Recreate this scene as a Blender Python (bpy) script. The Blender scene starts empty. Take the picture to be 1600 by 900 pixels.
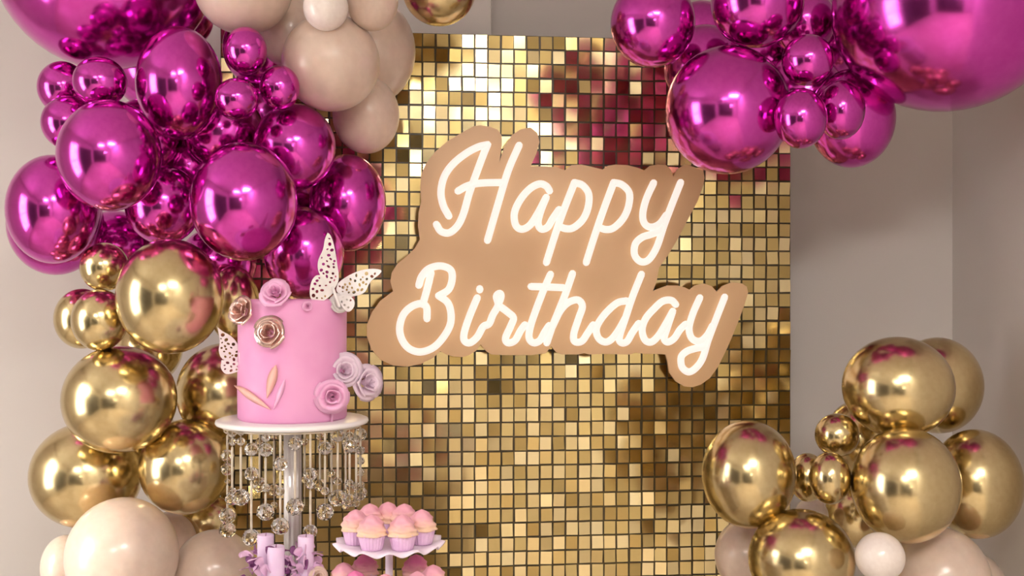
import bpy, bmesh, math, random
from math import sin, cos, pi, sqrt, radians
from mathutils import Vector, Matrix, noise
from mathutils.geometry import tessellate_polygon

random.seed(7)
scn = bpy.context.scene
col = scn.collection

# ------------------------------------------------------------------ camera
F = 1800.0                       # focal length in pixels of the 1600 x 900 frame
CAMZ = 1.5
cam = bpy.data.cameras.new('camera')
cam.sensor_width = 36.0
cam.lens = F * 36.0 / 1600.0
cam_o = bpy.data.objects.new('camera', cam)
cam_o.location = (0, 0, CAMZ)
cam_o.rotation_euler = (pi / 2, 0, 0)
col.objects.link(cam_o)
scn.camera = cam_o

# ------------------------------------------------------------------ world, light, exposure
world = bpy.data.worlds.new('daylight')
scn.world = world
world.use_nodes = True
bgn = world.node_tree.nodes['Background']
bgn.inputs['Color'].default_value = (1.0, 0.965, 0.93, 1)
bgn.inputs['Strength'].default_value = 5.5
scn.view_settings.view_transform = 'Standard'
scn.view_settings.look = 'None'
scn.view_settings.exposure = 0.56
scn.view_settings.gamma = 1.0
scn.view_settings.use_curve_mapping = False

# room box
XL, XR, YR, YB, ZC = -2.6, 1.147, -3.2, 3.0, 2.75
WY0, WY1, WZ0, WZ1 = 0.70, 1.62, 0.45, 2.35          # window in the left wall
portal = bpy.data.lights.new('window_portal', 'AREA')
portal.shape = 'RECTANGLE'
portal.size = WY1 - WY0
portal.size_y = WZ1 - WZ0
portal.cycles.is_portal = True
po = bpy.data.objects.new('window_portal', portal)
po.location = (XL - 0.05, (WY0 + WY1) / 2, (WZ0 + WZ1) / 2)
po.rotation_euler = (0, -pi / 2, 0)
col.objects.link(po)
sun = bpy.data.lights.new('sun', 'SUN')
sun.energy = 2.4
sun.angle = radians(1.0)
sun.color = (1.0, .93, .84)
sun_o = bpy.data.objects.new('sun', sun)
sun_o.location = (-6, 1, 4)
sun_o.rotation_euler = Vector((1.84, 1.25, -.7)).to_track_quat('-Z', 'Y').to_euler()
col.objects.link(sun_o)

# ------------------------------------------------------------------ materials
def mat(name, rgb, rough=0.5, metal=0.0, **kw):
    m = bpy.data.materials.new(name)
    m.use_nodes = True
    b = m.node_tree.nodes['Principled BSDF']
    b.inputs['Base Color'].default_value = (*rgb, 1)
    b.inputs['Roughness'].default_value = rough
    b.inputs['Metallic'].default_value = metal
    for k, v in kw.items():
        b.inputs[k.replace('_', ' ')].default_value = v
    return m

def N(m, kind, **props):
    n = m.node_tree.nodes.new(kind)
    for k, v in props.items():
        setattr(n, k, v)
    return n

def bsdf(m):
    return m.node_tree.nodes['Principled BSDF']

def noisy(m, c0, c1, scale, detail=3.0, bump=0.0, bscale=None, coord='Object'):
    """mottled base colour between c0 and c1, optional fine relief"""
    t = m.node_tree
    tc = N(m, 'ShaderNodeTexCoord')
    nz = N(m, 'ShaderNodeTexNoise')
    nz.inputs['Scale'].default_value = scale
    nz.inputs['Detail'].default_value = detail
    rp = N(m, 'ShaderNodeValToRGB')
    rp.color_ramp.elements[0].position = 0.3
    rp.color_ramp.elements[0].color = (*c0, 1)
    rp.color_ramp.elements[1].position = 0.7
    rp.color_ramp.elements[1].color = (*c1, 1)
    t.links.new(tc.outputs[coord], nz.inputs['Vector'])
    t.links.new(nz.outputs['Fac'], rp.inputs['Fac'])
    t.links.new(rp.outputs['Color'], bsdf(m).inputs['Base Color'])
    if bump:
        n2 = N(m, 'ShaderNodeTexNoise')
        n2.inputs['Scale'].default_value = bscale or scale * 8
        bp = N(m, 'ShaderNodeBump')
        bp.inputs['Strength'].default_value = bump
        bp.inputs['Distance'].default_value = 0.002
        t.links.new(tc.outputs[coord], n2.inputs['Vector'])
        t.links.new(n2.outputs['Fac'], bp.inputs['Height'])
        t.links.new(bp.outputs['Normal'], bsdf(m).inputs['Normal'])
    return m

def emit(name, rgb, strength):
    m = bpy.data.materials.new(name)
    m.use_nodes = True
    b = bsdf(m)
    b.inputs['Base Color'].default_value = (*[c * .35 for c in rgb], 1)
    b.inputs['Emission Color'].default_value = (*rgb, 1)
    b.inputs['Emission Strength'].default_value = strength
    return m

M = {}
M['wall'] = noisy(mat('wall_paint', (.6, .55, .5), .75), (.67, .63, .595), (.70, .655, .62), 1.2, bump=.08, bscale=220)
M['ceil'] = noisy(mat('ceiling_paint', (.75, .72, .69), .8), (.78, .75, .72), (.82, .79, .76), 2)
M['floor'] = noisy(mat('oak_floor', (.42, .3, .2), .4), (.62, .53, .44), (.68, .59, .50), 3, bump=.05)
M['dark'] = noisy(mat('dark_curtain', (.05, .045, .04), .8), (.045, .04, .035), (.075, .065, .055), 4)
M['trim'] = noisy(mat('white_trim', (.7, .67, .63), .5), (.68, .65, .61), (.74, .71, .67), 5)
M['lamp'] = emit('lamp_diffuser', (1, .955, .90), 21.0)
M['bulb'] = emit('warm_bulb', (1, .9, .78), 60.0)

def chrome(name, a, b, rough):
    m = noisy(mat(name, a, rough, 1.0), a, b, 9)
    return m
M['m'] = chrome('magenta_chrome_latex', (.63, .07, .47), (.69, .09, .525), .15)
M['g'] = chrome('gold_chrome_latex', (.64, .51, .27), (.70, .57, .32), .20)
M['l'] = noisy(mat('nude_latex', (.72, .57, .47), .28, Coat_Weight=.35, Coat_Roughness=.12), (.66, .51, .42), (.71, .56, .465), 6)
bsdf(M['l']).inputs['Subsurface Weight'].default_value = .25
bsdf(M['l']).inputs['Subsurface Radius'].default_value = (.03, .015, .01)
bsdf(M['l']).inputs['Subsurface Scale'].default_value = .5
M['w'] = noisy(mat('blush_white_latex', (.86, .76, .70), .28, Coat_Weight=.35, Coat_Roughness=.12), (.82, .72, .66), (.87, .78, .72), 6)

def tile_mat():
    m = mat('gold_sequin', (.8, .6, .3), .14, 1.0)
    t = m.node_tree
    oi = N(m, 'ShaderNodeObjectInfo')
    ge = N(m, 'ShaderNodeNewGeometry')
    ad = N(m, 'ShaderNodeMath', operation='ADD')
    fr = N(m, 'ShaderNodeMath', operation='FRACT')
    rp = N(m, 'ShaderNodeValToRGB')  # spread of tile tones also stands in for what each tile reflects
    rp.color_ramp.elements[0].color = (.40, .285, .10, 1)
    rp.color_ramp.elements[1].color = (.86, .73, .43, 1)
    e = rp.color_ramp.elements.new(.5)
    e.color = (.61, .475, .21, 1)
    t.links.new(oi.outputs['Random'], ad.inputs[0])
    t.links.new(ge.outputs['Random Per Island'], ad.inputs[1])
    t.links.new(ad.outputs[0], fr.inputs[0])
    t.links.new(fr.outputs[0], rp.inputs['Fac'])
    t.links.new(rp.outputs['Color'], bsdf(m).inputs['Base Color'])
    return m
M['tile'] = tile_mat()
M['grid'] = noisy(mat('olive_grid_plastic', (.06, .04, .01), .35), (.050, .034, .010), (.075, .05, .015), 30)
M['board'] = noisy(mat('peach_acrylic', (.62, .36, .2), .35), (.71, .445, .235), (.76, .50, .275), 5)
M['neon'] = emit('lit_neon_tube', (1, .87, .79), .60)
M['steel'] = noisy(mat('brushed_steel', (.6, .6, .6), .3, 1), (.55, .55, .55), (.65, .65, .65), 40)
M['cake'] = noisy(mat('pink_buttercream', (.85, .36, .62), .5), (.80, .32, .60), (.88, .42, .68), 9, bump=.25, bscale=45)
M['pink'] = noisy(mat('pink_sugar', (.86, .40, .66), .5), (.90, .43, .69), (.94, .55, .78), 40)
M['lilac'] = noisy(mat('lilac_sugar', (.82, .55, .74), .5), (.84, .62, .78), (.93, .78, .88), 60)
M['rosegold'] = noisy(mat('rose_gold_sugar', (.8, .5, .42), .25, .75), (.80, .50, .44), (.88, .66, .58), 50)
M['white'] = noisy(mat('white_paper', (.86, .82, .8), .5), (.82, .77, .76), (.89, .85, .84), 40)
M['peach'] = noisy(mat('peach_sugar', (.95, .45, .35), .5), (.93, .46, .40), (.96, .58, .50), 30)
M['plate'] = noisy(mat('white_glaze', (.85, .82, .82), .25), (.90, .87, .87), (.94, .92, .91), 12)
M['cloth'] = noisy(mat('white_tablecloth', (.8, .76, .74), .8), (.76, .72, .70), (.82, .78, .76), 20, bump=.1)
M['glass'] = mat('crystal', (.97, .96, .95), .0, 0.0, Transmission_Weight=1.0, IOR=1.55)
M['bugle'] = noisy(mat('champagne_bugle_bead', (.66, .56, .44), .15), (.58, .49, .38), (.74, .66, .55), 60)
M['pole'] = noisy(mat('silver_acrylic', (.58, .53, .52), .18, .3), (.52, .47, .46), (.64, .60, .58), 30)
M['candle'] = noisy(mat('lilac_wax', (.80, .58, .82), .45), (.76, .54, .78), (.83, .63, .84), 25)
bsdf(M['candle']).inputs['Subsurface Weight'].default_value = .2
bsdf(M['candle']).inputs['Subsurface Radius'].default_value = (.01, .006, .01)
M['petal'] = noisy(mat('violet_petal', (.6, .28, .55), .55), (.66, .34, .60), (.86, .60, .78), 70)
M['petald'] = noisy(mat('plum_gap_petal', (.2, .05, .18), .6), (.14, .03, .12), (.28, .08, .24), 70)
M['blush'] = noisy(mat('blush_petal', (.75, .55, .45), .5), (.70, .48, .40), (.80, .62, .52), 60)
M['wrap'] = noisy(mat('lilac_baking_cup', (.78, .50, .74), .6), (.72, .44, .70), (.82, .56, .78), 50)
M['tray'] = noisy(mat('lilac_white_card', (.84, .68, .84), .5), (.88, .74, .88), (.93, .83, .93), 20)

def frosting(name, low, high):
    m = mat(name, low, .55)
    t = m.node_tree
    tc = N(m, 'ShaderNodeTexCoord')
    sp = N(m, 'ShaderNodeSeparateXYZ')
    nz = N(m, 'ShaderNodeTexNoise')
    nz.inputs['Scale'].default_value = 7
    ma = N(m, 'ShaderNodeMath', operation='MULTIPLY_ADD')
    ma.inputs[1].default_value = .35
    rp = N(m, 'ShaderNodeValToRGB')
    rp.color_ramp.elements[0].position = .30
    rp.color_ramp.elements[0].color = (*low, 1)
    rp.color_ramp.elements[1].position = .85
    rp.color_ramp.elements[1].color = (*high, 1)
    t.links.new(tc.outputs['Generated'], sp.inputs[0])
    t.links.new(tc.outputs['Generated'], nz.inputs['Vector'])
    t.links.new(nz.outputs['Fac'], ma.inputs[0])
    t.links.new(sp.outputs['Z'], ma.inputs[2])
    t.links.new(ma.outputs[0], rp.inputs['Fac'])
    t.links.new(rp.outputs['Color'], bsdf(m).inputs['Base Color'])
    return m
M['frost'] = frosting('peach_pink_icing', (.90, .62, .44), (.88, .42, .52))
M['frostp'] = frosting('deep_pink_icing', (.88, .52, .46), (.80, .20, .42))

# ------------------------------------------------------------------ mesh helpers
class MB:
    """collects vertices and faces; build() links them as ONE mesh object"""
    def __init__(s):
        s.v, s.f = [], []
    def add(s, vs, fs):
        o = len(s.v)
        s.v += [tuple(v) for v in vs]
        s.f += [tuple(i + o for i in f) for f in fs]
        return s
    def box(s, x0, x1, y0, y1, z0, z1):
        return s.add([(x0, y0, z0), (x1, y0, z0), (x1, y1, z0), (x0, y1, z0), (x0, y0, z1), (x1, y0, z1), (x1, y1, z1), (x0, y1, z1)],
                     [(0, 3, 2, 1), (4, 5, 6, 7), (0, 1, 5, 4), (1, 2, 6, 5), (2, 3, 7, 6), (3, 0, 4, 7)])
    def lathe(s, prof, n=48, c=(0, 0, 0), flute=None):
        """prof: (r, z) from bottom to top; flute(r, z, angle) -> (r, z)"""
        vs, fs = [], []
        for r, z in prof:
            for k in range(n):
                a = 2 * pi * k / n
                rr, zz = flute(r, z, a) if flute else (r, z)
                vs.append((c[0] + rr * cos(a), c[1] + rr * sin(a), c[2] + zz))
        m = len(prof)
        for j in range(m - 1):
            for k in range(n):
                k2 = (k + 1) % n
                fs.append((j * n + k, j * n + k2, (j + 1) * n + k2, (j + 1) * n + k))
        fs.append(tuple(reversed(range(n))))
        fs.append(tuple((m - 1) * n + k for k in range(n)))
        return s.add(vs, fs)
    def tube(s, pts, r, n=8, up=Vector((0, 0, 1)), closed=False):
        pts = [Vector(p) for p in pts]
        P, R = list(pts), [r] * len(pts)
        if not closed:                       # rounded ends
            d0 = (pts[0] - pts[1]).normalized()
            d1 = (pts[-1] - pts[-2]).normalized()
            P = [pts[0] + d0 * r, pts[0] + d0 * r * .7] + P + [pts[-1] + d1 * r * .7, pts[-1] + d1 * r]
            R = [r * .2, r * .75] + R + [r * .75, r * .2]
        vs, fs = [], []
        m = len(P)
        for i, p in enumerate(P):
            a = P[(i - 1) % m] if closed or i else P[i]
            b = P[(i + 1) % m] if closed or i < m - 1 else P[i]
            t = (b - a).normalized()
            sd = t.cross(up)
            if sd.length < 1e-4:
                sd = t.cross(Vector((1, 0, 0)))
            sd.normalize()
            u2 = sd.cross(t)
            for k in range(n):
                an = 2 * pi * k / n
                vs.append(p + (sd * cos(an) + u2 * sin(an)) * R[i])
        for j in range(m if closed else m - 1):
            j2 = (j + 1) % m
            for k in range(n):
                k2 = (k + 1) % n
                fs.append((j * n + k, j * n + k2, j2 * n + k2, j2 * n + k))
        if not closed:
            fs.append(tuple(reversed(range(n))))
            fs.append(tuple((m - 1) * n + k for k in range(n)))
        return s.add(vs, fs)
    def mesh(s, name, m, smooth=True):
        me = bpy.data.meshes.new(name)
        me.from_pydata(s.v, [], s.f)
        me.validate()
        bm = bmesh.new()
        bm.from_mesh(me)
        bmesh.ops.recalc_face_normals(bm, faces=bm.faces)
        bm.to_mesh(me)
        bm.free()
        me.materials.append(m)
        if smooth:
            me.polygons.foreach_set('use_smooth', [True] * len(me.polygons))
        return me
    def build(s, name, m, parent=None, smooth=True):
        return link(name, s.mesh(name, m, smooth), parent)

def link(name, me, parent=None, mtx=None):
    o = bpy.data.objects.new(name, me)
    col.objects.link(o)
    if parent:
        o.parent = parent
    if mtx is not None:
        o.matrix_local = mtx
    return o

def smooth_by_angle(o, deg=35):
    me = o.data
    me.polygons.foreach_set('use_smooth', [True] * len(me.polygons))
    try:
        me.set_sharp_from_angle(angle=radians(deg))
    except Exception:
        pass
    return o

def tag(o, label=None, cat=None, group=None, kind=None):
    for k, v in (('label', label), ('category', cat), ('group', group), ('kind', kind)):
        if v:
            o[k] = v
    return o

def empty(name, loc, label, cat, group=None, kind='thing'):
    o = bpy.data.objects.new(name, None)
    o.empty_display_size = .05
    o.location = loc
    col.objects.link(o)
    return tag(o, label, cat, group, kind)

def struct(o):
    o['kind'] = 'structure'
    return o

def at(px, py, y):
    """pixel of the 1600 x 900 photograph at depth y -> point in the room"""
    return Vector(((px - 800) / F * y, y, CAMZ - (py - 450) / F * y))

def catmull(pts, n=5):
    P = [Vector(p) for p in pts]
    P = [P[0] * 2 - P[1]] + P + [P[-1] * 2 - P[-2]]
    out = []
    for i in range(1, len(P) - 2):
        a, b, c, d = P[i - 1], P[i], P[i + 1], P[i + 2]
        for k in range(n):
            t = k / n
            out.append(.5 * ((2 * b) + (c - a) * t + (2 * a - 5 * b + 4 * c - d) * t * t + (3 * b - a - 3 * c + d) * t ** 3))
    out.append(P[-2])
    return out

# ------------------------------------------------------------------ the room
struct(MB().box(XL - .1, XR + .1, YR - .1, YB + .1, -.1, 0).build('floor', M['floor'], smooth=False))
struct(MB().box(XL - .1, XR + .1, YR - .1, YB + .1, ZC, ZC + .1).build('ceiling', M['ceil'], smooth=False))
wb = MB().box(-.25, XR + .1, YB, YB + .1, 0, ZC)
wb.box(XL - .1, -.053, YB - .10, YB + .1, 0, ZC)                # the left half stands proud of the right half
struct(wb.build('wall_back', M['wall'], smooth=False))
struct(MB().box(XR, XR + .1, YR, YB, 0, ZC).build('wall_right', M['wall'], smooth=False))
struct(MB().box(XL, XR, YR - .1, YR, 0, ZC).build('wall_rear', M['wall'], smooth=False))
wl = MB().box(XL - .1, XL, YR, WY0, 0, ZC).box(XL - .1, XL, WY1, YB - .1, 0, ZC)
wl.box(XL - .1, XL, WY0, WY1, 0, WZ0).box(XL - .1, XL, WY0, WY1, WZ1, ZC)
struct(wl.build('wall_left', M['wall'], smooth=False))
wf = MB()
for a, b, c, d in ((WY0, WY1, WZ0, WZ0 + .05), (WY0, WY1, WZ1 - .05, WZ1), (WY0, WY0 + .05, WZ0, WZ1), (WY1 - .05, WY1, WZ0, WZ1),
                   (WY0, WY1, 1.38, 1.42)):
    wf.box(XL - .09, XL - .03, a, b, c, d)
struct(wf.build('window_1', M['trim'], smooth=False))
# dark curtained opening towards the next room, behind the camera and to its left
cu = MB()
n = 90
pts = [(XL + .06 + .03 * sin(k * 1.1), .50 - 2.9 * k / n) for k in range(n + 1)]
cu.add([(x, y, z) for x, y in pts for z in (0, 2.15)], [(2 * k, 2 * k + 2, 2 * k + 3, 2 * k + 1) for k in range(n)])
struct(cu.build('curtain_1', M['dark']))
cu = MB()
pts = [(-2.3 + 2.6 * k / n, YR + .06 + .03 * sin(k * 1.1)) for k in range(n + 1)]
cu.add([(x, y, z) for x, y in pts for z in (0, 2.15)], [(2 * k, 2 * k + 2, 2 * k + 3, 2 * k + 1) for k in range(n)])
struct(cu.build('curtain_2', M['dark']))
bb = MB().box(-.05, XR, YB - .015, YB, 0, .1).box(XL, -.053, YB - .115, YB - .1, 0, .1)
struct(bb.build('baseboard_back', M['trim'], smooth=False))
struct(MB().box(XR - .015, XR, YR, YB - .02, 0, .1).build('baseboard_right', M['trim'], smooth=False))

for lx, ly, lab in ((.50, -.75, 'square white ceiling lamp nearest to the party corner'),
                    (-.70, -1.9, 'added square white ceiling lamp at the rear, filling the party corner with light')):  # rear lamp is added, as soft frontal fill
    lamp = empty('ceiling_lamp', (lx, ly, ZC), lab, 'lamp')
    MB().box(-.43, .43, -.43, .43, -.05, 0).build('lamp_frame', M['trim'], lamp, False)
    MB().box(-.40, .40, -.40, .40, -.056, -.051).build('diffuser', M['lamp'], lamp, False)
sc = empty('wall_sconce', (.1, YR + .10, 1.75), 'small round wall sconce behind the photographer', 'lamp')
MB().lathe([(.0, -.06), (.05, -.055), (.06, -.02), (.06, .02), (.05, .055), (0, .06)], 24).build('bulb', M['bulb'], sc)
MB().box(-.05, .05, -.10, -.055, -.05, .05).build('wall_plate', M['steel'], sc, False)

# ------------------------------------------------------------------ sequin panel
PA = radians(6.6)
PU = Vector((cos(PA), sin(PA), 0))
PN = Vector((sin(PA), -cos(PA), 0))          # faces the room
P0 = Vector((0, 2.75, 0))
TW, TH = .0311, .0342
NC, NR = 44, 58
S1, ZT = .688, 2.103
S0 = S1 - NC * TW
ZB = ZT - NR * TH
RP = Matrix((PU.to_4d(), PN.to_4d(), Vector((0, 0, 1, 0)), Vector((0, 0, 0, 1)))).transposed()
for r_ in range(3):
    RP[3][r_] = 0
panel = empty('sequin_panel', P0, 'wide gold sequin backdrop panel of small square mirror tiles standing behind the cake', 'backdrop')
panel.matrix_world = Matrix.Translation(P0) @ RP     # local x along the panel, y towards the room, z up
MB().box(S0, S1, -.012, 0, ZB, ZT).build('backing_board', M['grid'], panel, False)
for s in (S0 + .2, S1 - .2):
    MB().box(s - .03, s + .03, -.10, .10, 0, .02).box(s - .02, s + .02, -.04, -.012, .02, 1.9).build('stand_leg', M['steel'], panel, False)
hw, hh, th = TW * .435, TH * .44, .0006
tile_mb = MB().add([(-hw, 0, -hh), (hw, 0, -hh), (hw, 0, hh), (-hw, 0, hh), (-hw, -th, -hh), (hw, -th, -hh), (hw, -th, hh), (-hw, -th, hh)],
                   [(0, 1, 2, 3), (4, 7, 6, 5), (0, 4, 5, 1), (1, 5, 6, 2), (2, 6, 7, 3), (3, 7, 4, 0)])
tile_me = tile_mb.mesh('tile', M['tile'], False)
tr = random.Random(11)
field = MB()
ntile = 0
for j in range(NR):
    for i in range(NC):
        s, z = S0 + (i + .5) * TW, ZT - (j + .5) * TH
        q = Vector((s * 3.0, z * 3.0, 0))
        w1, w2 = noise.noise(q), noise.noise(q + Vector((7.3, 2.1, 4)))
        tilt = radians(4.5 * w1 + tr.gauss(-1.0, 3.2))
        yaw = radians(4.5 * w2 + tr.gauss(0, 2.9))
        roll = radians(tr.gauss(0, .7))
        mt = Matrix.Translation((s + tr.gauss(0, .0007), .0035, z + tr.gauss(0, .0004))) @ Matrix.Rotation(yaw, 4, 'Z') @ Matrix.Rotation(tilt, 4, 'X') @ Matrix.Rotation(roll, 4, 'Y')
        if 23 <= i <= 37 and 17 <= j <= 40 and ntile < 300 and not (z > 1.44 and s < .50):
            link('tile', tile_me, panel, mt)
            ntile += 1
        else:
            field.add([mt @ Vector(v) for v in tile_mb.v], tile_mb.f)
fo = field.build('tile_field', M['tile'], panel, False)
fo['kind'] = 'stuff'
RPW = Matrix.Translation(P0) @ RP

# ------------------------------------------------------------------ neon sign
def on_panel(px, py, off):
    """pixel -> local coordinates on the plane `off` in front of the sequin panel"""
    d = Vector(((px - 800) / F, 1, -(py - 450) / F))
    c = Vector((0, 0, CAMZ))
    p = P0 + PN * off
    t = (p - c).dot(PN) / d.dot(PN)
    w = c + d * t - P0
    return Vector((w.dot(PU), off, w.z))

sign = empty('neon_sign', P0, 'lit white neon script sign reading Happy Birthday on a peach board', 'sign')
sign.matrix_world = RPW
OUT = [(658,272),(666,255),(680,237),(700,220),(722,207),(740,197),(752,196),(766,198),(778,203),(784,212),(784,228),(780,254),(788,230),(800,211),(813,202),(829,199),(840,208),(843,222),(838,240),(829,260),(850,260),(868,261),(883,266),(893,258),(908,257),(922,260),(942,265),(950,259),(962,257),(980,258),(996,262),(1007,266),(1016,259),(1028,257),(1041,258),(1048,265),(1052,276),(1058,265),(1070,257),(1085,261),(1099,267),(1101,278),(1098,293),(1090,314),(1079,335),(1069,354),(1058,375),(1043,400),(1030,418),(1026,440),(1020,455),(1029,451),(1043,446),(1058,446),(1070,449),(1078,453),(1086,446),(1100,443),(1112,447),(1120,456),(1129,447),(1144,441),(1160,443),(1167,448),(1169,457),(1162,480),(1153,504),(1142,531),(1133,551),(1122,573),(1109,591),(1095,601),(1082,605),(1070,604),(1056,596),(1046,582),(1043,564),(1040,554),(1024,553),(1008,553),(993,551),(984,554),(940,553),(921,554),(913,552),(903,554),(878,554),(869,550),(861,541),(853,552),(830,555),(790,555),(768,554),(760,549),(751,538),(744,548),(733,555),(722,558),(708,557),(698,554),(688,549),(677,559),(659,568),(637,573),(614,571),(594,562),(580,545),(573,525),(573,508),(581,488),(594,470),(614,455),(610,440),(612,426),(621,412),(637,399),(648,388),(656,374),(653,353),(654,332),(658,315),(657,292)]
BO0, BO1 = .040, .049
n = len(OUT)
fr = [on_panel(x, y, BO1) for x, y in OUT]
bk = [Vector((p.x, BO0, p.z)) for p in fr]
tri = tessellate_polygon([fr])
mb = MB().add(fr + bk, [tuple(t) for t in tri] + [tuple(i + n for i in reversed(t)) for t in tri] + [(i, (i + 1) % n, n + (i + 1) % n, n + i) for i in range(n)])
smooth_by_angle(mb.build('backing_board', M['board'], sign, False), 30)
for x, y in ((700, 300), (1060, 300), (640, 530), (1080, 560)):
    p = on_panel(x, y, .02)
    MB().tube([(p.x, .006, p.z), (p.x, BO0 + .001, p.z)], .006, 12).build('standoff', M['steel'], sign)

def za(p): return [(640 + x / 4.2875, 190 + y / 4.2875) for x, y in p]
def zb(p): return [(790 + x / 4.7375, 240 + y / 4.7375) for x, y in p]
def zc(p): return [(570 + x / 4.5, 390 + y / 4.5) for x, y in p]
def zd(p): return [(720 + x / 4.5, 390 + y / 4.5) for x, y in p]
def ze(p): return [(940 + x / 4.5, 420 + y / 4.5) for x, y in p]
LET = [
 [za([(262,632),(225,560),(210,470),(232,370),(290,285),(380,212),(460,170),(522,155)]),
  za([(522,155),(495,220),(450,340),(400,480),(360,620),(320,700),(265,745),(210,735),(180,690)]),
  za([(325,465),(390,430),(480,412),(630,408)]), za([(733,160),(660,330),(590,560),(522,795)])],
 [zb([(325,275),(300,240),(250,225),(180,260),(110,340),(65,440),(75,530),(120,560),(180,530),(240,440),(300,325)]),
  zb([(300,325),(262,420),(240,510),(262,558),(310,545),(350,480),(395,415)])],
 [zb([(510,215),(430,420),(370,590),(302,805)]), zb([(510,215),(570,235),(615,300),(610,400),(570,490),(500,550),(440,555),(395,535)])],
 [zb([(800,215),(720,430),(655,620),(597,805)]), zb([(800,215),(860,230),(915,290),(910,390),(870,480),(800,550),(740,562),(690,545)])],
 [zb([(1095,218),(1040,340),(1015,450),(1030,520),(1080,545),(1140,520),(1190,455)]),
  zb([(1295,215),(1230,380),(1170,540),(1120,690),(1060,785),(1000,800),(955,750),(960,670),(1010,620),(1070,600),(1130,575),(1170,540)])],
 [zc([(380,250),(400,190),(450,135),(530,115),(600,140),(615,200),(590,280),(520,325)]),
  zc([(520,325),(580,370),(605,440),(600,530),(550,620),(480,690),(390,720),(310,695),(260,630),(245,550),(270,460),(330,400),(400,380),(435,410),(437,485)]),
  zc([(465,165),(440,270),(408,385)])],
 [zc([(790,340),(740,460),(700,580),(700,640),(740,655),(790,615),(830,545),(860,530)]), zc([(808,276),(808,282)])],
 [zd([(165,535),(200,520),(225,460),(262,390),(250,330),(275,308),(282,335),(262,390)]),
  zd([(262,390),(330,440),(370,480),(350,540),(315,620),(330,655),(380,640),(420,570),(450,530)])],
 [zd([(630,175),(580,290),(530,420),(490,540),(480,620),(510,655),(555,640),(590,580),(620,535)]), zd([(495,260),(580,262),(720,268)])],
 [zd([(785,170),(740,300),(680,450),(640,550),(605,655)]), zd([(640,550),(700,430),(760,370),(825,355),(855,400),(830,480),(795,590),(800,645),(850,645),(890,590),(930,530)])],
 [ze([(175,225),(110,240),(40,300),(-15,370),(-38,430),(-20,490),(25,515),(70,495),(120,430),(170,340)]), ze([(280,40),(220,190),(170,340),(125,480),(140,520),(180,510),(215,450),(260,385)])],
 [ze([(520,250),(490,222),(430,228),(370,280),(310,350),(285,430),(305,500),(350,515),(400,470),(450,390),(500,300)]), ze([(500,300),(460,420),(440,490),(465,515),(510,490),(550,430),(590,390)])],
 [ze([(690,205),(640,320),(615,420),(635,490),(690,510),(740,470),(780,400)]),
  ze([(865,200),(810,340),(750,500),(710,630),(660,700),(610,725),(565,690),(560,620),(600,580),(660,560),(720,545),(750,500)])],
]
for strokes in LET:
    mb = MB()
    for st in strokes:
        pts = catmull([on_panel(x, y, BO1 + .006) for x, y in st], 5)
        mb.tube(pts, .0086, 10, up=Vector((0, 1, 0)))
    mb.build('letter', M['neon'], sign)

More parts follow.
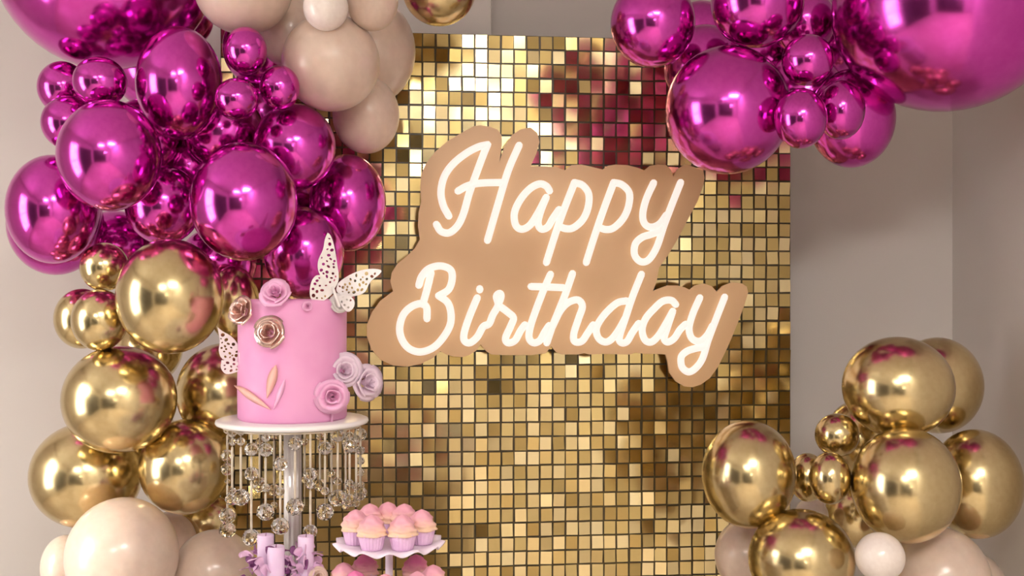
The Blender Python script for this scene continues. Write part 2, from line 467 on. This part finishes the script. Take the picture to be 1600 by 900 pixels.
# ------------------------------------------------------------------ balloons
#  px, py, half width px, half height px, depth, colour, label
BAL = [
 (165,-60,167,167,2.400,'m','giant magenta chrome balloon at the top left corner, cut by the frame'),
 (280,130,66,88,2.261,'m','tall magenta chrome balloon left of the three tiny magenta ones'),
 (384,79,33,37,2.200,'m','tiny magenta chrome balloon just under the large nude one, topmost of three'),
 (370,155,34,33,2.170,'m','tiny magenta chrome balloon, lowest of the three beside the tall magenta one'),
 (437,137,31,35,2.219,'m','tiny magenta chrome balloon touching the nude balloons, rightmost of three'),
 (156,128,41,39,2.220,'m','small magenta chrome balloon directly under the giant top left one'),
 (98,137,38,41,2.355,'m','small magenta chrome balloon at the left rim, upper of the half hidden pair'),
 (108,192,42,42,2.278,'m','small magenta chrome balloon at the left rim, lower of the half hidden pair'),
 (171,243,79,87,2.157,'m','big magenta chrome balloon with bright pale left side, below the small left ones'),
 (83,327,70,85,2.293,'m','big magenta chrome balloon furthest left, beside the wall'),
 (87,350,72,80,2.487,'m','magenta chrome balloon peeking out behind the one furthest left'),
 (255,320,58,62,2.334,'m','shaded magenta chrome balloon sunk between two big ones above the gold'),
 (381,315,83,93,2.160,'m','largest front magenta chrome balloon with hot pink spot, above the cake'),
 (460,230,64,68,2.306,'m','magenta chrome balloon right below the big nude balloon'),
 (543,317,60,76,2.470,'m','magenta chrome balloon overlapping the sequin tiles, left of the sign'),
 (475,395,62,72,2.360,'m','magenta chrome balloon directly behind the white butterfly'),
 (350,205,62,62,2.378,'m','magenta chrome filler balloon added in the middle of the left cluster'),  # this and the next three: fillers added so the gaps come out dark
 (285,25,48,52,2.597,'m','magenta chrome filler balloon added in the gap left of the topmost nude balloon'),
 (225,215,60,60,2.397,'m','magenta chrome filler balloon added right of the big pale sided one'),
 (340,410,60,55,2.508,'m','magenta chrome filler balloon added above the pink cake roses'),
 (380,-20,76,73,2.268,'l','nude latex balloon cut by the top edge, beside the giant magenta one'),
 (517,98,76,76,2.295,'l','big round nude latex balloon in front of two other nude ones'),
 (509,12,35,36,2.200,'w','tiny off white balloon in front of the nude balloons at the top'),
 (582,3,40,45,2.260,'l','small nude latex balloon right of the tiny off white one'),
 (580,80,69,82,2.586,'l','tall nude latex balloon at the edge of the sequin tiles'),
 (572,180,52,60,2.467,'l','shaded nude latex balloon, lowest of the upper nude group'),
 (452,50,50,55,2.409,'l','nude latex balloon hidden behind the two largest upper nude ones'),
 (686,-18,58,58,2.420,'g','gold chrome balloon at the top edge, above the sequin panel'),
 (266,463,82,90,2.151,'g','large gold chrome balloon with pink reflection, topmost big gold on the left'),
 (163,417,37,38,2.300,'g','small gold chrome balloon tucked under the magenta ones'),
 (128,498,42,47,2.360,'g','small gold chrome balloon at the left rim, rear of a pair'),
 (156,500,43,48,2.216,'g','small gold chrome balloon in front of its twin at the left rim'),
 (187,624,87,84,2.255,'g','big gold chrome balloon left of the cake, between three other big gold ones'),
 (350,613,73,77,2.418,'g','gold chrome balloon directly behind the left side of the pink cake'),
 (135,742,85,82,2.392,'g','big gold chrome balloon furthest left, above the sunlit nude one'),
 (289,729,70,74,2.329,'g','gold chrome balloon left of the hanging crystals'),
 (365,475,40,60,2.402,'g','gold chrome balloon behind the rose gold rose on the cake corner'),
 (322,815,48,42,2.559,'g','shaded gold chrome balloon deep below the one left of the crystals'),
 (191,868,86,90,2.240,'l','big nude latex balloon at the bottom left with a sunlit patch'),
 (103,886,38,50,2.400,'l','pale nude latex balloon at the bottom left, half hidden by the sunlit one'),
 (335,895,65,67,2.340,'l','nude latex balloon at the bottom edge, left of the lilac candles'),
 (262,850,45,50,2.481,'l','nude latex balloon hidden between the two lower left nude ones'),
 (1020,36,66,69,2.320,'m','magenta chrome balloon at the left end of the upper right cluster'),
 (1183,4,72,70,2.300,'m','magenta chrome balloon cut by the top edge in the upper right cluster'),
 (1137,172,97,100,2.291,'m','big magenta chrome balloon hanging over the last letter of Happy'),
 (1262,94,40,40,2.200,'m','small magenta chrome balloon, topmost of three in the upper right cluster'),
 (1251,185,41,47,2.169,'m','small magenta chrome balloon against the big one, lower left of three'),
 (1314,172,37,46,2.231,'m','small magenta chrome balloon, right one of three in the upper right cluster'),
 (1331,185,66,77,2.386,'m','medium magenta chrome balloon hanging lowest against the bare right wall'),
 (1480,13,175,160,2.280,'m','giant magenta chrome balloon at the top right corner'),
 (1305,60,55,60,2.610,'m','magenta chrome balloon behind the giant top right one'),
 (1095,60,55,58,2.614,'m','magenta chrome filler balloon added in the gap over the big hanging one'),  # this and the next two: fillers added behind to keep openings dark
 (1255,35,50,52,2.471,'m','magenta chrome filler balloon added above the topmost of three small right ones'),
 (1195,95,50,52,2.623,'m','magenta chrome filler balloon added left of the topmost of three small right ones'),
 (1403,605,85,79,2.285,'g','big gold chrome balloon on top of the lower right cluster'),
 (1465,602,68,75,2.480,'g','gold chrome balloon peeking out behind the topmost of the lower right cluster'),
 (1415,758,83,90,2.195,'g','big gold chrome balloon in the middle of the lower right cluster'),
 (1525,756,70,85,2.380,'g','gold chrome balloon at the right edge of the picture'),
 (1170,741,73,84,2.291,'g','big gold chrome balloon overlapping the lower right corner of the sequin tiles'),
 (1252,874,82,78,2.220,'g','big gold chrome balloon cut by the bottom edge, left of the tiny off white one'),
 (1308,680,34,34,2.300,'g','tiny gold chrome balloon, topmost of three in the lower right cluster'),
 (1262,746,28,38,2.349,'g','tiny gold chrome balloon, left and rear one of three lower right'),
 (1297,747,32,41,2.220,'g','tiny gold chrome balloon, front one of three in the lower right cluster'),
 (1335,805,45,50,2.520,'g','shaded gold chrome balloon deep behind the front of the lower right cluster'),
 (1375,870,38,38,2.100,'w','tiny off white balloon at the bottom of the lower right cluster'),
 (1470,905,75,80,2.280,'l','big nude latex balloon at the bottom edge, lower right'),
 (1527,928,46,62,2.480,'l','nude latex balloon at the bottom edge, behind the big lower right one'),
 (1167,868,50,56,2.440,'l','nude latex balloon between the sequin tiles and the bottom gold balloon'),
 (1268,806,26,28,2.460,'w','tiny off white balloon in the gap under the three tiny gold ones'),
 (245,95,72,78,2.714,'m','magenta chrome balloon added to darken the gap left of the tall magenta one'),  # remaining entries: fillers added deep in the clusters to darken gaps
 (405,185,66,70,2.568,'m','magenta chrome balloon added to darken the gap below the three tiny magenta ones'),
 (300,260,78,80,2.517,'m','magenta chrome balloon added to darken the gap above the largest front one'),
 (180,385,62,56,2.600,'m','magenta chrome balloon added to darken the gap over the small gold ones'),
 (435,335,70,76,2.567,'m','magenta chrome balloon added to darken the gap right of the largest front one'),
 (405,75,56,60,2.510,'m','magenta chrome balloon added to darken the space behind the topmost tiny magenta one'),
 (235,540,50,60,2.520,'g','gold chrome balloon added to darken the gap under the topmost big gold one'),
 (232,690,46,56,2.520,'g','gold chrome balloon added to darken the gap between the lower left big gold ones'),
 (1100,105,62,66,2.475,'m','magenta chrome filler balloon added between the two upper left ones of the right cluster'),
 (1255,150,62,70,2.520,'m','magenta chrome balloon added to darken the gap behind three small right ones'),
 (1345,690,56,66,2.500,'g','gold chrome filler balloon added right of the three tiny gold ones'),
]
GRP = {'m': 'magenta chrome balloons', 'g': 'gold chrome balloons', 'l': 'nude latex balloons', 'w': 'tiny off white balloons'}

def balloon_mesh(key):
    """unit balloon, axis along +y: round body, short neck and rolled knot at the back"""
    prof = []
    for k in range(29):                                   # body from the crown (-y) to the neck
        t = pi * k / 30
        r, y = sin(t), -cos(t)
        if y > 0:
            r *= 1 - .10 * y * y
            y *= 1.06
        prof.append((max(r, .0), y))
    prof += [(.11, 1.06), (.055, 1.10), (.045, 1.13), (.075, 1.16), (.08, 1.18), (.05, 1.20), (.0, 1.20)]
    prof[0] = (.001, -1)
    mb = MB().lathe([(r, y) for r, y in prof], 48)
    mb.v = [(x, z, y) for x, y, z in mb.v]
    return mb.mesh('balloon', M[key])
BME = {k: balloon_mesh(k) for k in 'mglw'}
br = random.Random(3)
for px, py, rx, ry, d, key, label in BAL:
    o = link('balloon', BME[key])
    c = at(px, py, d)
    ax, az = rx / F * d, ry / F * d
    view = c - Vector((0, 0, CAMZ))
    # knot turned away from the viewer; a slight lean of its own
    az_ = -math.atan2(view.x, view.y) + br.uniform(-.06, .06)
    o.matrix_world = Matrix.Translation(c) @ Matrix.Rotation(az_, 4, 'Z') @ Matrix.Rotation(br.uniform(-.06, .06), 4, 'X') @ Matrix.Diagonal((ax, sqrt(ax * az), az, 1))
    tag(o, label, 'balloon', GRP[key], 'thing')

# ------------------------------------------------------------------ table (just below the picture)
TZ = .93
tb = empty('round_table', (-.33, 1.92, 0), 'round dessert table under a white cloth carrying the cake stand', 'table')
def clothf(r, z, a):
    k = max(0, (TZ - .03 - z)) / TZ
    return (r * (1 + .10 * k * sin(9 * a)), z)
MB().lathe([(.34, .01), (.335, .4), (.33, TZ - .06), (.33, TZ - .015), (.322, TZ - .003), (.30, TZ)], 72, flute=clothf).build('tablecloth', M['cloth'], tb)

# ------------------------------------------------------------------ cake stand
CX, CY = -.400, 2.10
PZ = 1.263
st = empty('cake_stand', (CX, CY, TZ), 'tall white plated cake stand with hanging crystal strands and a silver pole', 'cake stand')
def loc(z): return z - TZ
PR = 118 / F * CY
MB().lathe([(.05, loc(PZ) - .012), (PR - .008, loc(PZ) - .011), (PR - .002, loc(PZ) - .009), (PR, loc(PZ) - .006), (PR - .001, loc(PZ) - .002), (PR - .006, loc(PZ)), (.05, loc(PZ))], 72).build('plate', M['plate'], st)
def polef(r, z, a): return (r * (1 + .06 * cos(10 * a)), z)
MB().lathe([(.0155, .012), (.0155, loc(PZ) - .012)], 60, flute=polef).build('pole', M['pole'], st)
MB().lathe([(.08, 0), (.085, .004), (.083, .010), (.04, .014), (.016, .018)], 48).build('base', M['plate'], st)
RR = PR - .014
MB().tube([(RR * cos(2 * pi * k / 48), RR * sin(2 * pi * k / 48), loc(PZ) - .0135) for k in range(48)], .0018, 6, closed=True).build('bead_rail', M['bugle'], st)

def crystal_mesh(r):
    bm = bmesh.new()
    bmesh.ops.create_icosphere(bm, subdivisions=2, radius=r)
    for v in bm.verts:
        v.co.z *= .95
    me = bpy.data.meshes.new('crystal')
    bm.to_mesh(me)
    bm.free()
    me.materials.append(M['glass'])
    return me
CR = {r: crystal_mesh(r * 1.17 / F * 2.05) for r in (4, 6, 9.5, 12)}
# strand: x px, front (1) or back (-1), [(y px, radius px)], end y
STR = [
 (352,-1,[(672,6),(712,9.5),(733,9.5),(752,4),(806,12),(828,12)],828),
 (364,1,[(677,6),(690,6),(768,6),(779,9.5)],780),
 (377,1,[(674,6),(690,6),(777,12)],777),
 (393,1,[(702,9.5),(740,9.5),(840,12)],840),
 (415,1,[(684,6),(703,9.5),(762,6),(800,12)],800),
 (405,-1,[(690,6),(757,12)],757),
 (428,-1,[(681,6),(766,9.5),(790,6)],790),
 (438,1,[(725,9.5),(768,6),(822,12)],822),
 (461,1,[(693,9.5),(792,12)],792),
 (448,-1,[(700,6),(760,6)],770),
 (485,1,[(741,9.5),(758,6),(830,9.5)],838),
 (476,-1,[(690,6),(750,6)],790),
 (508,1,[(700,9.5),(767,6),(800,12)],800),
 (500,-1,[(682,6),(758,9.5)],760),
 (528,1,[(680,9.5),(752,6),(778,12)],778),
 (518,-1,[(695,6),(740,6),(775,6)],780),
 (547,1,[(681,6),(697,9.5),(755,6),(782,9.5)],783),
 (540,-1,[(690,6),(770,6),(790,6)],790),
 (560,1,[(686,6),(700,6),(760,6),(786,6)],786),
 (567,-1,[(679,9.5),(703,6),(738,6),(770,9.5)],775),
 (573,1,[(705,6),(720,6),(758,6),(776,6)],778),
]
for px, sgn, beads, yend in STR:
    dx = 0.0
    y = CY
    for _ in range(3):                      # where this strand hangs on the round rail
        dx = (px - 800) / F * y - CX
        dx = max(-RR, min(RR, dx))
        y = CY - sgn * sqrt(max(0, RR * RR - dx * dx))
    zt = loc(PZ) - .013
    ze_ = at(px, yend, y).z - TZ
    w = MB().tube([(dx, y - CY, zt), (dx, y - CY, ze_)], .0007, 6)
    # slim bugle tubes between the crystals
    zs = sorted([at(px, by, y).z - TZ for by, _ in beads], reverse=True)
    rs = [b[1] for b in sorted(beads)]
    prev = zt
    for zz, rp_ in zip(zs, rs):
        g0, g1 = prev - .004, zz + rp_ / F * 2.05 + .001
        if g0 - g1 > .012:
            w.tube([(dx, y - CY, g0), (dx, y - CY, g1)], .0021, 8)
        prev = zz - rp_ / F * 2.05
    so = w.build('bead_strand', M['bugle'], st)
    for by, rp_ in beads:
        c = link('crystal', CR[rp_], so)
        c.location = (dx, y - CY, at(px, by, y).z - TZ)
        c.rotation_euler = (br.uniform(0, .3), br.uniform(0, .3), br.uniform(0, 6))

# ------------------------------------------------------------------ cake
CR_, CH = .098, .2165
cake = empty('cake', (CX, CY, PZ), 'tall pink cake with sugar roses and lace butterflies on the white stand', 'cake')
pr = [(CR_ - .003, 0), (CR_, .004), (CR_ + .0005, .06), (CR_ - .0005, .12), (CR_, CH - .008), (CR_ - .002, CH - .002), (CR_ - .007, CH), (.02, CH)]
MB().lathe(pr, 96).build('cake_body', M['cake'], cake)

def petal_mesh(name, m, r0, r1, h, w, curl):
    vs, fs = [], []
    nu, nv = 6, 4
    for j in range(nv + 1):
        v = j / nv
        for i in range(nu + 1):
            u = 2 * i / nu - 1
            wid = w * (.55 + .45 * sin(pi * min(1, v * .75 + .12)))
            a = u * wid
            edge = 1 - .22 * u * u * v
            r = r0 + (r1 - r0) * v ** 1.4 + curl * max(0, v - .75) * 1.2
            vs.append((r * cos(a), r * sin(a), h * v * edge - curl * max(0, v - .8)))
    for j in range(nv):
        for i in range(nu):
            q = j * (nu + 1) + i
            fs.append((q, q + 1, q + nu + 2, q + nu + 1))
    k = len(vs)
    c = [tuple(Vector(v) * .93 + Vector((0, 0, -.02))) for v in vs]          # inner skin: real thickness
    return MB().add(vs + c, fs + [tuple(i + k for i in reversed(f)) for f in fs] +
                    [(i, i + 1, i + 1 + k, i + k) for i in range(nv * (nu + 1), nv * (nu + 1) + nu)]).mesh(name, m)

PET = {}
def petals(m):
    if m not in PET:
        PET[m] = [petal_mesh('petal', M[m], .10, .20, .95, 1.3, .0), petal_mesh('petal', M[m], .18, .48, .88, 1.0, .04),
                  petal_mesh('petal', M[m], .25, .78, .70, .85, .10), petal_mesh('petal', M[m], .30, 1.0, .42, .75, .14)]
    return PET[m]

def facing(c, n):
    z = Vector(n).normalized()
    x = Vector((0, 0, 1)).cross(z)
    if x.length < 1e-3:
        x = Vector((1, 0, 0))
    x.normalize()
    y = z.cross(x)
    mt = Matrix((x.to_4d(), y.to_4d(), z.to_4d(), Vector((0, 0, 0, 1)))).transposed()
    for k in range(3):
        mt[3][k] = 0
    return Matrix.Translation(c) @ mt

def rose(parent, c, n, r, m, label=None, seed=0, layers=4):
    rr = random.Random(seed)
    e = bpy.data.objects.new('rose', None)
    e.empty_display_size = .02
    col.objects.link(e)
    e.parent = parent
    e.matrix_local = facing(c, n) @ Matrix.Diagonal((r, r, r, 1))
    if label:
        e['label'] = label
    for li, me in list(enumerate(petals(m)))[:layers]:
        cnt = (3, 4, 5, 6)[li]
        off = rr.uniform(0, 6)
        for k in range(cnt):
            link('petal', me, e, Matrix.Rotation(off + 2 * pi * k / cnt, 4, 'Z') @ Matrix.Rotation(rr.uniform(-.10, .10), 4, 'Y') @ Matrix.Scale(rr.uniform(.92, 1.06), 4))
    return e

def on_cake(px, py, out=0.0):
    """point on the front of the cake side under this pixel, in the cake's own coordinates, plus its normal"""
    y = CY - CR_
    for _ in range(12):
        dx = (px - 800) / F * y - CX
        dxc = max(-CR_ * .999, min(CR_ * .999, dx))
        y = CY - sqrt(CR_ ** 2 - dxc ** 2)
    z = at(px, py, y).z - PZ
    n = Vector((dxc, y - CY, 0)).normalized()
    return Vector((dx, y - CY, z)) + n * out, n

for i, (px, py, r, m, lab, out, tiltn, ly) in enumerate([
        (434,461,24,'pink','pink sugar rose on the top edge', .004, (-.1, -.9, .5), 4),
        (385,487,24,'rosegold','rose gold sugar rose at the top left corner', .004, (-.55, -.8, .25), 4),
        (424,521,25,'rosegold','rose gold sugar rose below the top edge', .002, (-.15, -1, .25), 4),
        (481,479,10,'pink','tiny pink sugar bud at the top', .001, (0, -1, .2), 3),
        (526,475,16,'white','white sugar rose under the butterfly', .006, (.3, -1, .2), 4),
        (535,580,28,'lilac','lilac sugar rose, upper of the lower right bunch', .002, (.35, -1, .15), 4),
        (563,598,29,'lilac','lilac sugar rose at the right side of the cake', .006, (.8, -.8, .1), 4),
        (514,617,28,'pink','pink sugar rose in the lower right bunch', .006, (.25, -1, -.05), 4)]):
    c, nrm = on_cake(px, py, out)
    rose(cake, c, tiltn, r / F * 2.02, m, lab, i, ly)
# thin stem under the lowest rose
c0, nn = on_cake(516, 632, .002)
c1, nn = on_cake(517, 662, .002)
MB().tube([c0, (c0 + c1) / 2 + nn * .001, c1 + Vector((0, 0, .002))], .0025, 8).build('stem', M['pink'], cake)

# peach feather leaves lying on the lower left side
def leaf(p0, p1, wid, m, parent, out=.0025):
    a, na = on_cake(*p0, out)
    b, nb = on_cake(*p1, out)
    ax = b - a
    sd = ax.cross((na + nb).normalized()).normalized()
    vs, fs = [], []
    k = 8
    for j in range(k + 1):
        t = j / k
        mid = (p0[0] + (p1[0] - p0[0]) * t, p0[1] + (p1[1] - p0[1]) * t)
        c, nc = on_cake(*mid, out)
        w = wid / F * 2.0 * (sin(pi * t ** .8) * .95 + .05)
        vs += [c - sd * w, c + nc * .0022, c + sd * w, c - nc * .002]
    for j in range(k):
        o = 4 * j
        fs += [(o, o + 1, o + 5, o + 4), (o + 1, o + 2, o + 6, o + 5), (o + 2, o + 3, o + 7, o + 6), (o + 3, o, o + 4, o + 7)]
    fs += [(0, 3, 2, 1), (4 * k, 4 * k + 1, 4 * k + 2, 4 * k + 3)]
    return MB().add(vs, fs).build('feather', m, parent)
leaf((369,602), (424,640), 7, M['peach'], cake)['label'] = 'peach feather pointing left'
leaf((432,570), (418,622), 8, M['peach'], cake)['label'] = 'peach feather running up the side'
leaf((446,592), (428,640), 5, M['pink'], cake)

# lace butterflies
def wing(parent, poly, y, nholes, seed, lean=0.0, hole=(1.6, 3.2)):
    rr = random.Random(seed)
    cx = sum(p[0] for p in poly) / len(poly)
    cy = sum(p[1] for p in poly) / len(poly)
    P = catmull([Vector((x, yy, 0)) for x, yy in poly + poly[:1]], 3)[:-1]
    def inside(x, yy):
        c = False
        for i in range(len(P)):
            a, b = P[i], P[i - 1]
            if (a.y > yy) != (b.y > yy) and x < (b.x - a.x) * (yy - a.y) / (b.y - a.y) + a.x:
                c = not c
        return c
    def clear(x, yy, r):
        return inside(x, yy) and min((Vector((x, yy, 0)) - p).length for p in P) > r + 1.4
    loops = [P]
    placed = []
    xs, ys = [p.x for p in P], [p.y for p in P]
    for _ in range(4000):
        if len(placed) >= nholes:
            break
        r = rr.uniform(*hole)
        x, yy = rr.uniform(min(xs), max(xs)), rr.uniform(min(ys), max(ys))
        if clear(x, yy, r) and all((x - q[0]) ** 2 + (yy - q[1]) ** 2 > (r + q[2] + .9) ** 2 for q in placed):
            placed.append((x, yy, r))
            e, an = rr.uniform(.6, 1), rr.uniform(0, 3)
            hp = []
            for k in range(8):
                u, v = r * cos(2 * pi * k / 8), r * e * sin(2 * pi * k / 8)
                hp.append(Vector((x + u * cos(an) - v * sin(an), yy + u * sin(an) + v * cos(an), 0)))
            loops.append(hp)
    flat = [p for l in loops for p in l]
    tri = tessellate_polygon(loops)
    def w3(p, th):
        q = at(p.x, p.y, y)
        q.y += lean * (p.x - cx) / F * 2 + th
        return q - parent_world(parent)
    fr_ = [w3(p, 0) for p in flat]
    bk_ = [w3(p, .0009) for p in flat]
    k = len(flat)
    fs = [tuple(t) for t in tri] + [tuple(i + k for i in reversed(t)) for t in tri]
    o = 0
    for l in loops:
        m_ = len(l)
        fs += [(o + i, o + (i + 1) % m_, k + o + (i + 1) % m_, k + o + i) for i in range(m_)]
        o += m_
    return MB().add(fr_ + bk_, fs).build('wing', M['white'], parent, False)

def parent_world(o):
    v = Vector(o.location)
    while o.parent:
        o = o.parent
        v += Vector(o.location)
    return v

def z7(p): return [(480 + x / 6.43, 360 + y / 6.43) for x, y in p]
def z8(p): return [(340 + x / 5.29, 430 + y / 5.29) for x, y in p]
def butterfly(px, py, y, label):
    e = bpy.data.objects.new('butterfly', None)
    e.empty_display_size = .02
    col.objects.link(e)
    e.parent = cake
    e.location = at(px, py, y) - Vector((CX, CY, PZ))
    e['label'] = label
    return e
b1 = butterfly(522, 458, 2.035, 'large white lace butterfly on the top right edge')
wing(b1, z7([(205,22),(180,90),(163,190),(122,290),(114,370),(132,440),(185,525),(245,600),(292,545),(310,470),(298,360),(277,210),(255,110),(230,45)]), 2.035, 22, 1, .5)
wing(b1, z7([(138,448),(85,458),(48,520),(34,610),(48,690),(120,722),(180,695),(245,635),(240,600),(190,520)]), 2.030, 12, 2, .5)
wing(b1, z7([(290,535),(330,500),(420,447),(540,402),(660,386),(757,402),(735,445),(660,500),(622,550),(590,612),(530,648),(460,662),(400,680),(320,650),(275,600)]), 2.035, 24, 3, -.5)
wing(b1, z7([(420,655),(468,690),(482,740),(455,795),(405,818),(345,765),(300,680),(340,650)]), 2.030, 6, 4, -.5)
p0, p1 = [at(x, y, 2.028) - Vector((CX, CY, PZ)) - Vector(b1.location) for x, y in ((520, 450), (530, 478))]
MB().tube([p0, p0.lerp(p1, .5), p1], .0028, 8).build('body', M['white'], b1)
b2 = butterfly(368, 560, 2.06, 'white lace butterfly half hidden at the left side')
wing(b2, z8([(10,428),(50,465),(105,502),(150,560),(178,640),(190,720),(120,720),(45,690),(20,620),(28,540)]), 2.06, 20, 5, .6)
wing(b2, z8([(42,700),(110,705),(188,735),(186,780),(140,806),(75,815),(38,765)]), 2.055, 8, 6, .6)
p0, p1 = [at(x, y, 2.055) - Vector((CX, CY, PZ)) - Vector(b2.location) for x, y in ((375, 552), (376, 580))]
MB().tube([p0, p0.lerp(p1, .5), p1], .0022, 8).build('body', M['white'], b2)

# ------------------------------------------------------------------ candles and petal rings
def candle(px, top, half, y, label):
    c = at(px, top, y)
    e = empty('pillar_candle', (c.x, y, TZ), label, 'candle', 'lilac pillar candles')
    r, h = half / F * y, c.z - TZ
    MB().lathe([(r * .96, 0), (r, .003), (r, h - .002), (r * .95, h), (r * .8, h - .001), (r * .6, h - .003), (.001, h - .004)], 40).build('wax_body', M['candle'], e)
    MB().tube([(0, 0, h - .005), (.0006, 0, h + .001), (.001, 0, h + .003)], .0007, 6).build('wick', M['petald'], e)
    return c, r
candle(415, 835, 13, 1.97, 'tall lilac pillar candle, rear one of the overlapping pair')
candle(431, 853, 13.5, 1.93, 'short lilac pillar candle in front of the taller one')
candle(478, 837, 12.5, 1.95, 'lilac pillar candle standing alone right of the pair')

pet_l = petal_mesh('petal', M['petal'], .2, .75, .9, .8, .1)
pet_d = petal_mesh('petal', M['petald'], .2, .75, .9, .8, .1)  # dark petals stand in for the shaded gaps between the light ones
def ring(px, y, r, rim, nrow, seed, label):
    rr = random.Random(seed)
    e = empty('petal_ring', (at(px, 800, y).x, y, TZ), label, 'flower ring', 'violet petal rings')
    MB().tube([(r * cos(2 * pi * k / 24), r * sin(2 * pi * k / 24), .010) for k in range(24)], .010, 8, closed=True).build('ring_base', M['petald'], e)
    for row in range(nrow):
        cnt = 12 - row // 2
        for k in range(cnt):
            a = 2 * pi * (k + .5 * row) / cnt + rr.uniform(-.15, .15)
            z = .016 + row * .017 + rr.uniform(-.003, .003)
            q = r + .004 - row * .002
            n_ = Vector((cos(a), sin(a), rr.uniform(.3, .9)))
            link('petal', pet_d if rr.random() < .3 else pet_l, e, facing((q * cos(a), q * sin(a), z), n_) @ Matrix.Rotation(rr.uniform(0, 6), 4, 'Z') @ Matrix.Scale(rr.uniform(.017, .024), 4))
    return e
ring(417, 1.95, .029, 0, 7, 1, 'violet petal ring around the feet of the two overlapping candles')
rg = ring(474, 1.95, .017, 0, 7, 2, 'violet petal ring with a blush rose around the single candle')
rose(rg, Vector((.026, -.014, .085)), (.4, -1, .3), .016, 'blush', 'blush rose', 9)

# ------------------------------------------------------------------ cupcake stand and cupcakes
SX, SY = (608 - 800) / F * 1.95, 1.95
UZ = CAMZ - (848 - 450) / F * 1.95
LZ = TZ + .048
cs = empty('cupcake_stand', (SX, SY, TZ), 'two tier cupcake stand with scalloped lilac white trays', 'cupcake stand')
TR = 84 / F * 1.95
def tray(z, R, name):
    nsc = 13
    def fl(r, zz, a):
        k = max(0, (r - R * .80) / (R * .20))
        return (r + .004 * k * cos(nsc * a), zz + .0045 * k * cos(nsc * a))
    h = z - TZ
    pr_ = [(.004, h - .003), (R * .82, h - .003), (R * .92, h - .002), (R, h - .003), (R * 1.005, h - .001), (R * .93, h + .002), (R * .82, h), (.004, h)]
    return MB().lathe(pr_, 130, flute=fl).build(name, M['tray'], cs)
tray(UZ, TR, 'upper_tray')
tray(LZ, TR * 1.22, 'lower_tray')
MB().lathe([(.011, 0), (.009, .01), (.0065, .03), (.0065, UZ - TZ - .02), (.010, UZ - TZ - .003)], 32).build('post', M['tray'], cs)
MB().lathe([(.05, 0), (.052, .004), (.045, .012), (.012, .020)], 40).build('base', M['tray'], cs)

def wrapf(r, z, a): return (r * (1 + .035 * cos(22 * a)), z)
wr_me = MB().lathe([(.0165, 0), (.0178, .004), (.0205, .016), (.0228, .0265), (.0215, .0262), (.005, .024)], 88, flute=wrapf).mesh('wrapper', M['wrap'])
def frost_mesh(m):
    prof = []
    for k in range(26):
        v = k / 25
        prof.append((max(.0238 * (1 - v ** 2.1) ** .70, .0008), .024 + .034 * v))
    def fl(r, z, a):
        v = (z - .024) / .034
        return (r * (1 + .08 * cos(5 * a + v * 7) + .06 * cos(v * 22)), z)
    return MB().lathe(prof, 60, flute=fl).mesh('frosting', m)
fr_me = {'frost': frost_mesh(M['frost']), 'frostp': frost_mesh(M['frostp'])}
def cupcake(x, y, z, fm, label, group, s=1.0, rz=0.0):
    e = empty('cupcake', (x, y, z), label, 'cupcake', group)
    e.rotation_euler = (0, 0, rz)
    e.scale = (s, s, s)
    link('wrapper', wr_me, e)
    link('frosting', fr_me[fm], e)
GU, GL = 'cupcakes on the upper tray', 'cupcakes on the lower tray'
for k, (px, dy, lab) in enumerate([
        (581,-.052,'left one of the two front cupcakes on the upper tray'),
        (629,-.052,'right one of the two front cupcakes on the upper tray'),
        (556,-.010,'cupcake at the left end of the upper tray'),
        (659,-.010,'cupcake at the right end of the upper tray'),
        (578,.042,'rear cupcake on the upper tray behind the left front one'),
        (606,.058,'rear cupcake peeking out between the two front ones on the upper tray'),
        (632,.042,'rear cupcake on the upper tray behind the right front one')]):
    yy = SY + dy
    cupcake((px - 800) / F * yy, yy, UZ + .0006, 'frost', 'peach iced ' + lab, GU, 1.0, k * 1.3)
for k, (px, dy, fm, lab) in enumerate([
        (555,-.060,'frostp','deep pink iced cupcake at the left front of the lower tray'),
        (602,-.082,'frost','peach iced cupcake at the front middle of the lower tray'),
        (652,-.065,'frost','peach iced cupcake at the right front of the lower tray'),
        (677,-.020,'frost','peach iced cupcake at the right end of the lower tray'),
        (537,-.004,'frost','peach iced cupcake at the left end of the lower tray'),
        (570,.060,'frostp','deep pink iced cupcake at the left rear of the lower tray'),
        (650,.055,'frostp','deep pink iced cupcake at the right rear of the lower tray')]):
    yy = SY + dy
    cupcake((px - 800) / F * yy, yy, LZ + .0006, fm, lab, GL, 1.0, k * 1.7)
